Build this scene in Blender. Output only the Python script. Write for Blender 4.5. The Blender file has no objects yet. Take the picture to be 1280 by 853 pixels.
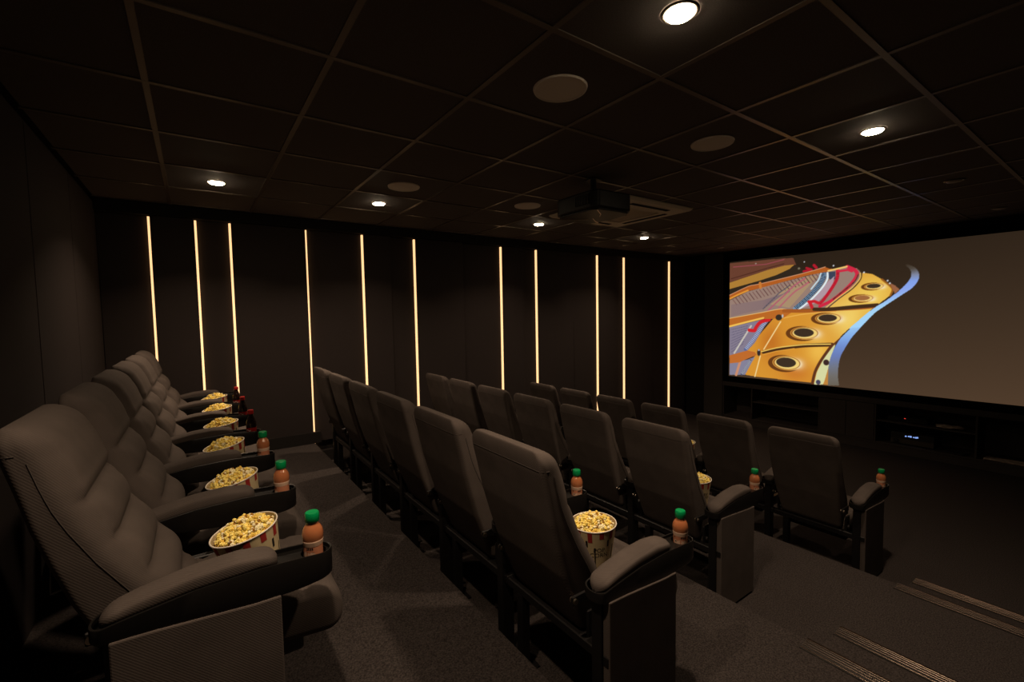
import bpy, bmesh, math, random
import numpy as np
from mathutils import Vector, Matrix
random.seed(7)
scene = bpy.context.scene
COL = scene.collection
PI = math.pi

# ------------------------------------------------------------------ camera
# metres: X runs from the back wall to the screen, Y from the aisle wall to the lit wall, Z up.
cam_data = bpy.data.cameras.new('camera')
cam_data.sensor_width = 36.0
cam_data.lens = 15.868
cam_data.clip_start = 0.02
cam = bpy.data.objects.new('camera', cam_data)
COL.objects.link(cam)
cam_yaw, cam_pitch, cam_roll = 0.958575, 0.057892, -0.017419
def camera_matrix(yaw, pitch, roll, loc):
    fw = Vector((math.cos(yaw)*math.cos(pitch), math.sin(yaw)*math.cos(pitch), -math.sin(pitch)))
    rt = Vector((math.sin(yaw), -math.cos(yaw), 0))
    up = rt.cross(fw)
    c, s = math.cos(roll), math.sin(roll)
    r2 = rt*c + up*s
    u2 = up*c - rt*s
    m = Matrix((r2, u2, -fw)).transposed().to_4x4()
    m.translation = Vector(loc)
    return m
cam.matrix_world = camera_matrix(cam_yaw, cam_pitch, cam_roll, (0, 0, 1.905))
scene.camera = cam

# ------------------------------------------------------------------ world, exposure
world = bpy.data.worlds.new('world')
scene.world = world
world.use_nodes = True
world.node_tree.nodes['Background'].inputs[0].default_value = (0, 0, 0, 1)
world.node_tree.nodes['Background'].inputs[1].default_value = 0.0
scene.view_settings.view_transform = 'Standard'
scene.view_settings.look = 'None'
scene.view_settings.exposure = 0.0
scene.view_settings.gamma = 1.0
scene.view_settings.use_curve_mapping = False

WARM = (1.0, 0.57, 0.265)
LAMP_POWER = 10.8
LED_STRENGTH = 1.4

# ------------------------------------------------------------------ room measures
CEIL = 2.905
XB, XS, XBACK2 = -0.62, 7.45, 7.92     # back wall, screen wall face, back of the cabinet recess
YR, YL = -0.55, 5.0                    # aisle side wall, lit side wall
E12, E23, E34 = 0.965, 2.205, 3.475    # front edges of the three platforms
LV = (0.615, 0.41, 0.205, 0.0)         # floor level of each row, back to front
# ------------------------------------------------------------------ materials
def srgb(c):
    return tuple(((v/255)/12.92 if v/255 <= .04045 else ((v/255+.055)/1.055)**2.4) for v in c)

def mat(name, col, rough=.7, metal=0., noise=0., nscale=60., bump=0., bscale=200., spec=.5, trans=0., ior=1.45, coat=0., sheen=0., emit=None, estr=0., sss=0.):
    m = bpy.data.materials.new(name)
    m.use_nodes = True
    nt = m.node_tree
    b = nt.nodes['Principled BSDF']
    b.inputs['Base Color'].default_value = (*col, 1)
    b.inputs['Roughness'].default_value = rough
    b.inputs['Metallic'].default_value = metal
    b.inputs['Specular IOR Level'].default_value = spec
    b.inputs['Transmission Weight'].default_value = trans
    b.inputs['IOR'].default_value = ior
    b.inputs['Coat Weight'].default_value = coat
    b.inputs['Sheen Weight'].default_value = sheen
    if sss: 
        b.inputs['Subsurface Weight'].default_value = sss
        b.inputs['Subsurface Radius'].default_value = (.02, .008, .004)
    if emit:
        b.inputs['Emission Color'].default_value = (*emit, 1)
        b.inputs['Emission Strength'].default_value = estr
    tc = nt.nodes.new('ShaderNodeTexCoord')
    if noise:
        n = nt.nodes.new('ShaderNodeTexNoise'); n.inputs['Scale'].default_value = nscale; n.inputs['Detail'].default_value = 4
        r = nt.nodes.new('ShaderNodeMapRange')
        r.inputs['From Min'].default_value = .3; r.inputs['From Max'].default_value = .7
        r.inputs['To Min'].default_value = 1-noise; r.inputs['To Max'].default_value = 1+noise
        v = nt.nodes.new('ShaderNodeVectorMath'); v.operation = 'SCALE'
        v.inputs[0].default_value = col
        nt.links.new(tc.outputs['Object'], n.inputs['Vector'])
        nt.links.new(n.outputs['Fac'], r.inputs['Value'])
        nt.links.new(r.outputs['Result'], v.inputs['Scale'])
        nt.links.new(v.outputs['Vector'], b.inputs['Base Color'])
    if bump:
        n2 = nt.nodes.new('ShaderNodeTexNoise'); n2.inputs['Scale'].default_value = bscale; n2.inputs['Detail'].default_value = 3
        bp = nt.nodes.new('ShaderNodeBump'); bp.inputs['Strength'].default_value = bump; bp.inputs['Distance'].default_value = .002
        nt.links.new(tc.outputs['Object'], n2.inputs['Vector'])
        nt.links.new(n2.outputs['Fac'], bp.inputs['Height'])
        nt.links.new(bp.outputs['Normal'], b.inputs['Normal'])
    return m

def fabric(name, col, rib=520., direction='DIAGONAL', strength=.16):
    """ribbed upholstery: fine woven ribs plus thread-to-thread colour change"""
    m = mat(name, col, rough=.9, spec=.15, noise=.12, nscale=9., sheen=.0)
    nt = m.node_tree; b = nt.nodes['Principled BSDF']
    tc = [n for n in nt.nodes if n.type == 'TEX_COORD'][0]
    w = nt.nodes.new('ShaderNodeTexWave'); w.bands_direction = direction; w.inputs['Scale'].default_value = rib/6.28
    w.inputs['Distortion'].default_value = .6; w.inputs['Detail'].default_value = 2; w.inputs['Detail Scale'].default_value = 2
    n2 = nt.nodes.new('ShaderNodeTexNoise'); n2.inputs['Scale'].default_value = 420
    mx = nt.nodes.new('ShaderNodeMath'); mx.operation = 'ADD'
    bp = nt.nodes.new('ShaderNodeBump'); bp.inputs['Strength'].default_value = strength; bp.inputs['Distance'].default_value = .0012
    nt.links.new(tc.outputs['Object'], w.inputs['Vector']); nt.links.new(tc.outputs['Object'], n2.inputs['Vector'])
    nt.links.new(w.outputs['Fac'], mx.inputs[0]); nt.links.new(n2.outputs['Fac'], mx.inputs[1])
    sc_ = [n for n in nt.nodes if n.type == 'VECT_MATH'][0]
    cm = nt.nodes.new('ShaderNodeVectorMath'); cm.operation = 'SCALE'
    mr = nt.nodes.new('ShaderNodeMapRange'); mr.inputs['To Min'].default_value = .93; mr.inputs['To Max'].default_value = 1.06
    nt.links.new(w.outputs['Fac'], mr.inputs['Value']); nt.links.new(mr.outputs['Result'], cm.inputs['Scale'])
    nt.links.new(sc_.outputs['Vector'], cm.inputs[0]); nt.links.new(cm.outputs['Vector'], b.inputs['Base Color'])
    nt.links.new(mx.outputs[0], bp.inputs['Height']); nt.links.new(bp.outputs['Normal'], b.inputs['Normal'])
    return m

def attr_mat(name, rough=.6, emission=0., spec=.4):
    m = bpy.data.materials.new(name); m.use_nodes = True
    nt = m.node_tree; b = nt.nodes['Principled BSDF']
    a = nt.nodes.new('ShaderNodeAttribute'); a.attribute_name = 'Col'
    if emission:
        b.inputs['Base Color'].default_value = (.02, .02, .02, 1)
        nt.links.new(a.outputs['Color'], b.inputs['Emission Color'])
        b.inputs['Emission Strength'].default_value = emission
    else:
        nt.links.new(a.outputs['Color'], b.inputs['Base Color'])
    b.inputs['Roughness'].default_value = rough
    b.inputs['Specular IOR Level'].default_value = spec
    return m

M = {}
M['wall'] = mat('dark_wall_fabric', (.030, .0235, .022), rough=.95, spec=.15, noise=.15, nscale=300, bump=.5, bscale=900)
M['wall_black'] = mat('black_wall', (.010, .0085, .0075), rough=.9, spec=.2, bump=.2, bscale=500)
M['column'] = mat('brown_grey_wall', (.055, .046, .040), rough=.9, spec=.2, noise=.1, nscale=80)
M['tile'] = mat('black_mineral_tile', (.12, .104, .098), rough=.9, spec=.2, noise=.2, nscale=250, bump=.5, bscale=600)
M['tbar'] = mat('black_painted_grid', (.15, .12, .10), rough=.38, spec=.6, metal=.4)
M['carpet'] = mat('charcoal_carpet', (.044, .037, .0345), rough=1., spec=.05, noise=.55, nscale=170, bump=1., bscale=700)
M['skirting'] = mat('black_skirting', (.012, .010, .009), rough=.5)
M['fabric'] = fabric('ribbed_grey_brown_fabric', (.080, .065, .057))
M['fabric_arm'] = fabric('ribbed_arm_fabric', (.080, .065, .057))
M['plastic'] = mat('black_plastic', (.008, .0072, .0066), rough=.30, spec=.4, bump=.05, bscale=900)
M['steel'] = mat('black_steel', (.010, .009, .009), rough=.45, metal=.3)
M['bright'] = mat('bare_steel_bolt', (.45, .38, .3), rough=.3, metal=1.)
M['thread'] = mat('seam_thread', (.048, .038, .032), rough=.9)
M['led'] = mat('led_diffuser', (.8, .7, .5), rough=.5, emit=WARM, estr=LED_STRENGTH)
M['lens'] = mat('lit_downlight_lens', (.9, .9, .9), emit=(1., .78, .52), estr=80.)
M['lens_off'] = mat('unlit_downlight_lens', (.35, .31, .27), rough=.4)
M['trim_metal'] = mat('downlight_ring', (.09, .075, .06), rough=.4, metal=.4)
M['grille'] = mat('speaker_grille', (.85, .76, .66), rough=.7, bump=.5, bscale=900)
M['ac'] = mat('aged_white_plastic', (.75, .66, .52), rough=.5)
M['ac_dark'] = mat('vent_slot', (.01, .01, .01), rough=.8)
M['proj'] = mat('projector_black', (.012, .011, .010), rough=.42, spec=.4)
M['nosing'] = mat('bronze_anodised_aluminium', (.16, .12, .095), rough=.27, metal=1.)
M['nosing_dark'] = mat('rubber_insert', (.02, .017, .015), rough=.6)
M['screen'] = attr_mat('projected_picture', rough=.9, emission=1.)
M['frame'] = mat('black_velvet_frame', (.004, .004, .004), rough=1., spec=.05)
M['cab'] = mat('black_cabinet_laminate', (.050, .040, .035), rough=.55, noise=.1, nscale=60)
M['juice'] = mat('orange_juice', (.44, .155, .062), rough=.14, spec=.8, sss=.2, coat=.9)
M['cap_green'] = mat('green_plastic_cap', (.0, .26, .075), rough=.32)
M['cap_red'] = mat('red_plastic_cap', (.42, .012, .012), rough=.35)
M['cola'] = mat('dark_cola', (.012, .005, .004), rough=.08, spec=.6, coat=.4)
M['label_cream'] = mat('cream_label', (.62, .42, .30), rough=.4)
M['label_orange'] = mat('orange_label_print', (.50, .20, .11), rough=.4)
M['label_red'] = mat('red_label', (.34, .012, .012), rough=.4)
M['white'] = mat('white_plastic', (.72, .66, .56), rough=.45)
M['ink'] = mat('black_ink', (.012, .010, .010), rough=.6)
M['paper_cream'] = mat('cream_paper_board', (.52, .42, .24), rough=.7, noise=.05)
M['paper_red'] = mat('red_print', (.30, .018, .014), rough=.7)
M['popcorn'] = attr_mat('buttered_popcorn', rough=.8, spec=.2)
M['popcorn_bed'] = mat('popcorn_depth', (.55, .36, .08), rough=.9)
M['device'] = mat('dark_grey_device', (.035, .032, .032), rough=.4, metal=.3)
M['blue_led'] = mat('blue_display', (.02, .03, .06), emit=(.28, .45, 1.), estr=.9)
M['red_led'] = mat('red_standby_light', (.1, .0, .0), emit=(1., .06, .04), estr=1.2)
M['paper'] = mat('printed_paper', (.42, .33, .27), rough=.6, noise=.4, nscale=30)

# ------------------------------------------------------------------ object helpers
def link(name, me, m, parent=None, smooth=False):
    o = bpy.data.objects.new(name, me)
    COL.objects.link(o)
    if m is not None and not me.materials: me.materials.append(m)
    if parent is not None: o.parent = parent
    if smooth:
        me.polygons.foreach_set('use_smooth', [True]*len(me.polygons))
    return o

def mesh(name, vs, fs):
    me = bpy.data.meshes.new(name); me.from_pydata(vs, [], fs); me.update(); return me

def obj(name, bm, m, parent=None, smooth=False):
    bmesh.ops.recalc_face_normals(bm, faces=bm.faces[:])
    me = bpy.data.meshes.new(name); bm.to_mesh(me); bm.free()
    return link(name, me, m, parent, smooth)

def smooth_angle(o, deg=40):
    me = o.data
    me.polygons.foreach_set('use_smooth', [True]*len(me.polygons))
    me.set_sharp_from_angle(angle=math.radians(deg))
    return o

def bx(bm, x0, x1, y0, y1, z0, z1, bevel=0., seg=1):
    r = bmesh.ops.create_cube(bm, size=1.)
    for v in r['verts']:
        v.co = Vector((x0+(v.co.x+.5)*(x1-x0), y0+(v.co.y+.5)*(y1-y0), z0+(v.co.z+.5)*(z1-z0)))
    if bevel:
        es = list({e for v in r['verts'] for e in v.link_edges})
        bmesh.ops.bevel(bm, geom=es, offset=bevel, segments=seg, profile=.5, affect='EDGES')
    return bm

def box(name, x0, x1, y0, y1, z0, z1, m, parent=None, bevel=0., seg=1):
    return obj(name, bx(bmesh.new(), x0, x1, y0, y1, z0, z1, bevel, seg), m, parent)

def lathe_bm(prof, n=28, cx=0., cy=0., cap=True):
    bm = bmesh.new(); rings = []
    for r, z in prof:
        rings.append([bm.verts.new((cx+r*math.cos(2*PI*k/n), cy+r*math.sin(2*PI*k/n), z)) for k in range(n)])
    for a, b in zip(rings, rings[1:]):
        for k in range(n): bm.faces.new((a[k], a[(k+1) % n], b[(k+1) % n], b[k]))
    if cap:
        bm.faces.new(rings[0][::-1]); bm.faces.new(rings[-1])
    return bm

def tube_bm(pts, r, n=8, closed=False, bm=None):
    bm = bm or bmesh.new(); P = [Vector(p) for p in pts]; rings = []; N = len(P)
    for i, p in enumerate(P):
        a = P[(i-1) % N] if (closed or i > 0) else p
        b = P[(i+1) % N] if (closed or i < N-1) else p
        t = (b-a).normalized(); h = Vector((0, 0, 1)) if abs(t.z) < .9 else Vector((1, 0, 0))
        u = t.cross(h).normalized(); v = t.cross(u)
        rings.append([bm.verts.new(p+(u*math.cos(2*PI*k/n)+v*math.sin(2*PI*k/n))*r) for k in range(n)])
    prs = list(zip(rings, rings[1:])) + ([(rings[-1], rings[0])] if closed else [])
    for a, b in prs:
        for k in range(n): bm.faces.new((a[k], a[(k+1) % n], b[(k+1) % n], b[k]))
    if not closed: bm.faces.new(rings[0][::-1]); bm.faces.new(rings[-1])
    return bm

def tag(o, label, cat, group=None, kind=None):
    if label: o['label'] = label
    if cat: o['category'] = cat
    if group: o['group'] = group
    if kind: o['kind'] = kind
    return o

def thing(name, label, cat, loc=(0, 0, 0), rz=0., group=None):
    o = bpy.data.objects.new(name, None); COL.objects.link(o)
    o.location = loc; o.rotation_euler = (0, 0, rz); o.empty_display_size = .1
    return tag(o, label, cat, group)

def struct(o, label=None):
    o['kind'] = 'structure'
    if label: o['label'] = label; 
    return o

def copy_tree(root, label, loc, rz=None, group=None):
    r = root.copy(); COL.objects.link(r); r.location = loc
    if rz is not None: r.rotation_euler = (0, 0, rz)
    r['label'] = label
    if group: r['group'] = group
    for ch in root.children:
        c = ch.copy(); COL.objects.link(c); c.parent = r
        for g in ch.children:
            d = g.copy(); COL.objects.link(d); d.parent = c
    return r

# ------------------------------------------------------------------ room shell
# floor and three carpeted platforms
struct(box('floor', E34-.2, XBACK2+.1, YR, YL, -.15, 0, M['carpet']), 'charcoal carpeted floor in front of the screen')
plat = []
for nm, x0, x1, h, lb in (('platform', XB-.15, E12, LV[0], 'highest carpeted platform under the back row'),
                      ('platform', E12, E23, LV[1], 'middle carpeted platform under the second row from the back'),
                      ('platform', E23, E34, LV[2], 'lowest carpeted platform under the third row from the back')):
    o = box(nm, x0, x1, YR, YL, -.15, h, M['carpet'], bevel=.006, seg=2)
    struct(o, lb); plat.append(o)
# half steps in the aisle
steps = []
for e, h, lb in ((E12, (LV[0]+LV[1])/2, 'half step in the aisle below the back row'), (E23, (LV[1]+LV[2])/2, 'half step in the aisle between the middle rows'), (E34, (LV[2]+LV[3])/2, 'half step in the aisle beside the front row')):
    o = box('aisle_step', e+.001, e+.375, YR, .858, h-.12, h, M['carpet'], bevel=.004)
    struct(o, lb); steps.append(o)
# metal nosings: a channel with dark insert and raised ridges, on every aisle edge
def nosing(xf, z, parent, back=.082):
    bm = bmesh.new()
    bx(bm, xf-back, xf+.006, YR, .852, z+.0005, z+.004)
    bx(bm, xf-.001, xf+.006, YR, .852, z-.035, z+.004)
    o = obj('nosing', bm, M['nosing_dark'], parent)
    for k, (a, b) in enumerate(((.000, .014), (.024, .028), (.040, .044), (.056, .060), (.074, .082))):
        obj('ridge', bx(bmesh.new(), xf+.006-b, xf+.006-a, YR, .850, z+.004, z+.0075, .0012), M['nosing'], o)
for p, e, z in zip(plat, (E12, E23, E34), LV): nosing(e, z, p)
for s, e, z in zip(steps, (E12, E23, E34), ((LV[0]+LV[1])/2, (LV[1]+LV[2])/2, (LV[2]+LV[3])/2)): nosing(e+.375, z, s)

# back wall with fabric panels
wb = struct(box('wall_back', XB-.12, XB-.03, YR-.1, YL+.1, 0, CEIL+.1, M['wall_black']), 'dark wall behind the back row')
ys = [YR, .37, 1.29, 2.21, 3.13, 4.05, 4.99]
for a, b in zip(ys, ys[1:]):
    box('panel', XB-.03, XB, a+.003, b-.003, LV[0], CEIL-.03, M['wall'], wb, bevel=.004)
# aisle side wall
wr = struct(box('wall_right', XB-.1, XBACK2+.1, YR-.12, YR, -.15, CEIL+.1, M['wall']), 'dark fabric wall beside the aisle')
# lit wall: raised and recessed panels, led profiles in the corners
wl = struct(box('wall_left', XB-.1, XBACK2+.1, YL+.03, YL+.13, -.15, CEIL+.1, M['wall_black']), 'dark panelled wall with vertical light strips')
segs = [(XB, -.27, 0), (-.27, .04, 1), (.04, .32, 0), (.32, .955, 1), (.955, 1.54, 0), (1.54, 1.84, 1), (1.84, 2.14, 0), (2.14, 2.76, 1),
        (2.76, 3.35, 0), (3.35, 3.68, 1), (3.68, 3.94, 0), (3.94, 4.60, 1), (4.60, 5.14, 0), (5.14, 5.515, 1), (5.515, 5.75, 0),
        (5.75, 6.42, 1), (6.42, 6.94, 0), (6.94, 7.36, 1)]
def level_at(x):
    return LV[0] if x < E12-.005 else LV[1] if x < E23-.005 else LV[2] if x < E34-.005 else 0.
TOPZ = 2.806
for a, b, up in segs:
    y0 = YL-.045 if up else YL
    box('panel', a+(0 if not up else .0), b, y0, YL+.03, level_at((a+b)/2 if b-a < .5 else a)-.0, TOPZ, M['wall'], wl, bevel=.003)
for x, side in ((-.27, -1), (.04, 1), (.32, -1), (.955, 1), (1.54, -1), (2.14, -1), (3.35, -1), (3.94, -1), (5.14, -1), (5.75, -1), (6.94, -1)):
    w = .017
    x0, x1 = (x-w, x) if side < 0 else (x, x+w)
    lz = level_at(x+side*.02)+.115
    t = thing('led_strip', None, 'light', (x, YL-.02, lz))
    o = box('diffuser', x0-x, x1-x, -.006, .0195, 0, TOPZ-.008-lz, M['led'], t)
    box('end_cap', x0-x-.001, x1-x+.001, -.008, .0195, TOPZ-.008-lz, TOPZ-lz, M['nosing'], t)
    t['px'] = x
strips = sorted([o for o in COL.objects if o.name.startswith('led_strip')], key=lambda o: o['px'])
nth = ['first', 'second', 'third', 'fourth', 'fifth', 'sixth', 'seventh', 'eighth', 'ninth', 'tenth', 'eleventh']
extra = ['shortest in view, ending behind the last back-row seat', 'ending at the back-row armrests', 'above the cola bottles', 'reaching down to the skirting board', 'ending behind the third row of seat backs seen from the left', 'standing just left of the middle rows',
         'just left of the lit ceiling lamp near the projector', 'under the lamp beside the projector', 'right of the middle of the wall', 'paired close to the next strip', 'nearest the projection screen']
for i, s in enumerate(strips):
    s['label'] = ('warm vertical light strip on dark wall, %s from the left' % nth[i]) + (', nearest the screen' if i == 10 else '')
    s['group'] = 'warm light strips on the left wall'
    del s['px']
# top moulding on the lit wall
struct(box('trim_1', XB, 7.36, YL-.075, YL+.03, TOPZ, CEIL-.002, M['wall_black'], bevel=.004), 'black moulding along the top of the lit wall')
# stepped skirting
bb = bmesh.new()
for x0, x1, z in ((XB, E12, LV[0]), (E12, E23, LV[1]), (E23, E34, LV[2]), (E34, 7.36, 0.)):
    bx(bb, x0+.0008, x1+.06 if x1 < 7 else x1, YL-.062, YL-.04+.035, z+.001 if x1 > 7 else z-.205 if False else z+.001, z+.115)
struct(obj('baseboard_left', bb, M['skirting']), 'black stepped skirting board along the lit wall')
for (a, b) in ((XB, E12), (E12, E23), (E23, E34)): pass

# front wall around screen and cabinet
bm = bmesh.new()
bx(bm, XS+.02, XS+.12, YR, 4.27, .705, CEIL+.05)
bx(bm, XS+.02, XS+.12, YR, .20, -.1, .705)
bx(bm, XS+.05, XS+.12, 4.27, YL+.1, -.1, CEIL+.05)
struct(obj('wall_front', bm, M['wall_black']), 'black wall around the projection screen')
struct(box('wall_front_2', XBACK2, XBACK2+.1, YR, YL, -.1, CEIL, M['wall_black']), 'black wall behind the media cabinet')
struct(box('trim_2', XS-.012, XS+.05, 4.27, 4.615, 0, CEIL-.002, M['column'], bevel=.003), 'brown grey column left of the screen')
struct(box('trim_3', XS+.02, XS+.05, 4.62, YL-.05, 0, CEIL-.002, M['wall_black']), 'black corner panel between column and lit wall')

# ------------------------------------------------------------------ ceiling: slab, tiles, grid bars
cs = struct(box('ceiling', XB-.12, XBACK2+.1, YR-.12, YL+.12, CEIL+.02, CEIL+.1, M['wall_black']), 'black suspended ceiling of square tiles')
gx = [.48+.6*i for i in range(-2, 13)]
gy = [.0475+.6034*j for j in range(-1, 9)]
def clampx(v): return min(max(v, XB), XS+.03)
def clampy(v): return min(max(v, YR), YL-.05)
tile_me = {}
lamp_holes = set()
AC = (2.985, 3.985, 2.60, 3.56)
xe = [XB]+[g for g in gx if XB < g < XS]+[XS+.02]
ye = [YR]+[g for g in gy if YR < g < YL-.08]+[YL-.02]
for i in range(len(xe)-1):
    for j in range(len(ye)-1):
        w = xe[i+1]-xe[i]; d = ye[j+1]-ye[j]; key = (round(w, 3), round(d, 3))
        if key not in tile_me:
            bm = bx(bmesh.new(), .008, w-.008, .008, d-.008, 0., .014, .003)
            bmesh.ops.recalc_face_normals(bm, faces=bm.faces[:])
            me = bpy.data.meshes.new('tile'); bm.to_mesh(me); bm.free(); me.materials.append(M['tile']); tile_me[key] = me
        o = bpy.data.objects.new('ceiling_tile', tile_me[key]); COL.objects.link(o); o.parent = cs
        o.location = (xe[i], ye[j], CEIL+.003)
for g in xe[1:-1]:
    box('grid_bar', g-.012, g+.012, ye[0], ye[-1], CEIL-.0015, CEIL+.003, M['tbar'], cs)
for g in ye[1:-1]:
    box('grid_bar', xe[0], xe[-1], g-.012, g+.012, CEIL-.002, CEIL+.0032, M['tbar'], cs)

# downlights
def downlight(x, y, label, lit=True):
    t = thing('ceiling_downlight', label, 'light', (x, y, CEIL), 0, 'ceiling downlights')
    r = .050
    ring = obj('ring', lathe_bm([(r, .002), (r, -.003), (r+.010, -.003), (r+.013, .002)], 40, cap=False), M['trim_metal'], t, smooth=True)
    obj('lens', lathe_bm([(.001, -.014), (r*.5, -.013), (r*.85, -.009), (r, -.002), (r, .002)], 40), M['lens'] if lit else M['lens_off'], t)
    if lit:
        ld = bpy.data.lights.new('downlight_glow', 'AREA'); ld.shape = 'DISK'; ld.size = .085
        ld.energy = LAMP_POWER; ld.color = (1., .74, .52); ld.spread = math.radians(122)
        lo = bpy.data.objects.new('downlight_glow', ld); COL.objects.link(lo); lo.parent = t; lo.location = (0, 0, -.016)
    return t
XL = (.18, 1.38, 3.18, 4.98, 6.78)
lamps = [(1.38, .953, 'bright round downlight nearest the camera, at the top of the photo', 1),
         (3.18, .953, 'lit round downlight at the right, over the open aisle', 1),
         (.18, 3.97, 'lit round downlight farthest left, over the end of the back row', 1),
         (1.38, 3.97, 'lit round downlight just right of the leftmost one, beside a round speaker', 1),
         (3.18, 3.97, 'lit round downlight left of and behind the projector', 1),
         (4.98, 3.97, 'lit round downlight nearest the screen, right of the projector', 1),
         (.18, .953, 'round downlight over the near end of the back row', 1),
         (4.98, .953, 'unlit round downlight second from the right edge of the ceiling', 0),
         (6.78, .953, 'unlit round downlight at the far right, above the screen', 0),
         (6.82, 3.97, 'unlit small round downlight above the left edge of the screen', 0)]
for x, y, lb, lit in lamps: downlight(x, y, lb, bool(lit))

# ceiling speakers
def speaker(x, y, label):
    t = thing('ceiling_speaker', label, 'speaker', (x, y, CEIL), 0, 'round ceiling speakers')
    obj('rim', lathe_bm([(.112, .002), (.112, -.006), (.118, -.006), (.121, .002)], 56, cap=False), M['grille'], t, smooth=True)
    obj('grille', lathe_bm([(.002, -.0075), (.07, -.0065), (.112, -.004), (.112, .002)], 56), M['grille'], t, smooth=False)
speaker(1.38, 1.558, 'largest round ceiling speaker, nearest the camera')
speaker(2.575, 1.555, 'round ceiling speaker right of the projector')
speaker(1.37, 3.365, 'round ceiling speaker beside the second lit lamp from the left')
speaker(2.56, 3.36, 'smallest round ceiling speaker, left of the projector')

# air conditioner cassette
t = thing('ceiling_air_conditioner', 'square ceiling air conditioner panel behind the projector', 'air conditioner', ((AC[0]+AC[1])/2, (AC[2]+AC[3])/2, CEIL))
hx, hy = (AC[1]-AC[0])/2, (AC[3]-AC[2])/2
bm = bmesh.new()
vs = []
def frame_ring(h1, h2, z1, z2):
    a = [bm.verts.new((sx*(hx-h1), sy*(hy-h1), z1)) for sx, sy in ((1, 1), (-1, 1), (-1, -1), (1, -1))]
    b = [bm.verts.new((sx*(hx-h2), sy*(hy-h2), z2)) for sx, sy in ((1, 1), (-1, 1), (-1, -1), (1, -1))]
    for k in range(4): bm.faces.new((a[k], a[(k+1) % 4], b[(k+1) % 4], b[k]))
frame_ring(0, 0, .0, -.012); frame_ring(0, .02, -.012, -.030); frame_ring(.02, .22, -.030, -.034); frame_ring(.22, .22, -.034, -.0)
obj('frame', bm, M['ac'], t)
box('intake_grille', -hx+.24, hx-.24, -hy+.24, hy-.24, -.030, -.004, M['ac'], t, bevel=.004)
for k in range(18):
    x = -hx+.27+k*(2*hx-.54)/17
    obj('grille_slat', bx(bmesh.new(), x-.004, x+.004, -hy+.26, hy-.26, -.034, -.029), M['ac'], t)
for k in range(4):
    e = thing('vent', None, None); e.parent = t
    a = k*PI/2
    bm = bx(bmesh.new(), -.27, .27, hy-.135, hy-.085, -.0352, -.0325, .001)
    bm.transform(Matrix.Rotation(a, 4, 'Z')); COL.objects.unlink(e); bpy.data.objects.remove(e)
    v = obj('vent', bm, M['ac_dark'], t)
    bm = bx(bmesh.new(), -.26, .26, hy-.118, hy-.108, -.038, -.0352); bm.transform(Matrix.Rotation(a, 4, 'Z'))
    obj('louvre', bm, M['ac_dark'], v)

# ------------------------------------------------------------------ projector on its ceiling pole
t = thing('projector', 'black projector hanging from the ceiling on a short pole', 'projector', (2.50, 2.46, 2.645))
def prism(name, outline, z0, z1, m, parent, bevel=.0):
    bm = bmesh.new(); a = [bm.verts.new((x, y, z0)) for x, y in outline]; f = bm.faces.new(a)
    r = bmesh.ops.extrude_face_region(bm, geom=[f])
    for v in r['geom']:
        if isinstance(v, bmesh.types.BMVert): v.co.z = z1
    if bevel: bmesh.ops.bevel(bm, geom=bm.edges[:], offset=bevel, segments=2, profile=.5, affect='EDGES')
    return obj(name, bm, m, parent)
ol = [(-.20, -.17), (-.17, -.22), (.14, -.23), (.20, -.17), (.21, 0), (.20, .17), (.14, .23), (-.17, .22), (-.20, .17)]
prism('body', ol, .0, .125, M['proj'], t, .012)
prism('lower_shell', [(x*.93, y*.93) for x, y in ol], -.014, .0, M['proj'], t, .004)
bm = lathe_bm([(.055, 0), (.055, .03), (.045, .045), (.040, .045), (.036, .03), (.001, .028)], 28)
bm.transform(Matrix.Translation((.205, 0, .060)) @ Matrix.Rotation(PI/2, 4, 'Y')); obj('lens_barrel', bm, M['device'], t, smooth=True)
for k in range(9): box('cooling_fin', -.209, -.197, -.15+k*.016, -.143+k*.016, .03, .10, M['device'], t)
for sy in (-1, 1):
    bm = bmesh.new()
    tube_bm([(-.16, sy*.19, -.016), (-.05, sy*.12, -.022), (.0, sy*.06, -.022)], .0028, 6, bm=bm)
    obj('mount_arm', bm, M['bright'], t)
bm = tube_bm([(.02, .03, -.018), (.12, .10, -.018), (.18, .13, -.016)], .003, 6); obj('mount_arm', bm, M['bright'], t)
box('mount_plate', -.09, .09, -.09, .09, .127, .137, M['steel'], t)
obj('pole', lathe_bm([(.022, .137), (.022, .257)], 20), M['steel'], t, smooth=False)
obj('ceiling_flange', lathe_bm([(.06, .250), (.06, .257)], 28), M['steel'], t)

# ------------------------------------------------------------------ screen with the projected picture
SYL, SYR, SZT, SZB = 4.155, .745, 2.728, .800
t = thing('projection_screen', 'wide projection screen showing the inside of a golden grand piano', 'screen', (XS, (SYL+SYR)/2, (SZT+SZB)/2))
W, H = SYL-SYR, SZT-SZB
fw = .085
for nm, a in (('frame_side', (-.03, .02, -W/2-fw, -W/2, -H/2-fw, H/2+fw)), ('frame_side', (-.03, .02, W/2, W/2+fw, -H/2-fw, H/2+fw)),
              ('frame_side', (-.03, .02, -W/2, W/2, H/2, H/2+fw)), ('frame_side', (-.03, .02, -W/2, W/2, -H/2-fw, -H/2))):
    box(nm, *a, M['frame'], t, bevel=.003)
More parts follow.
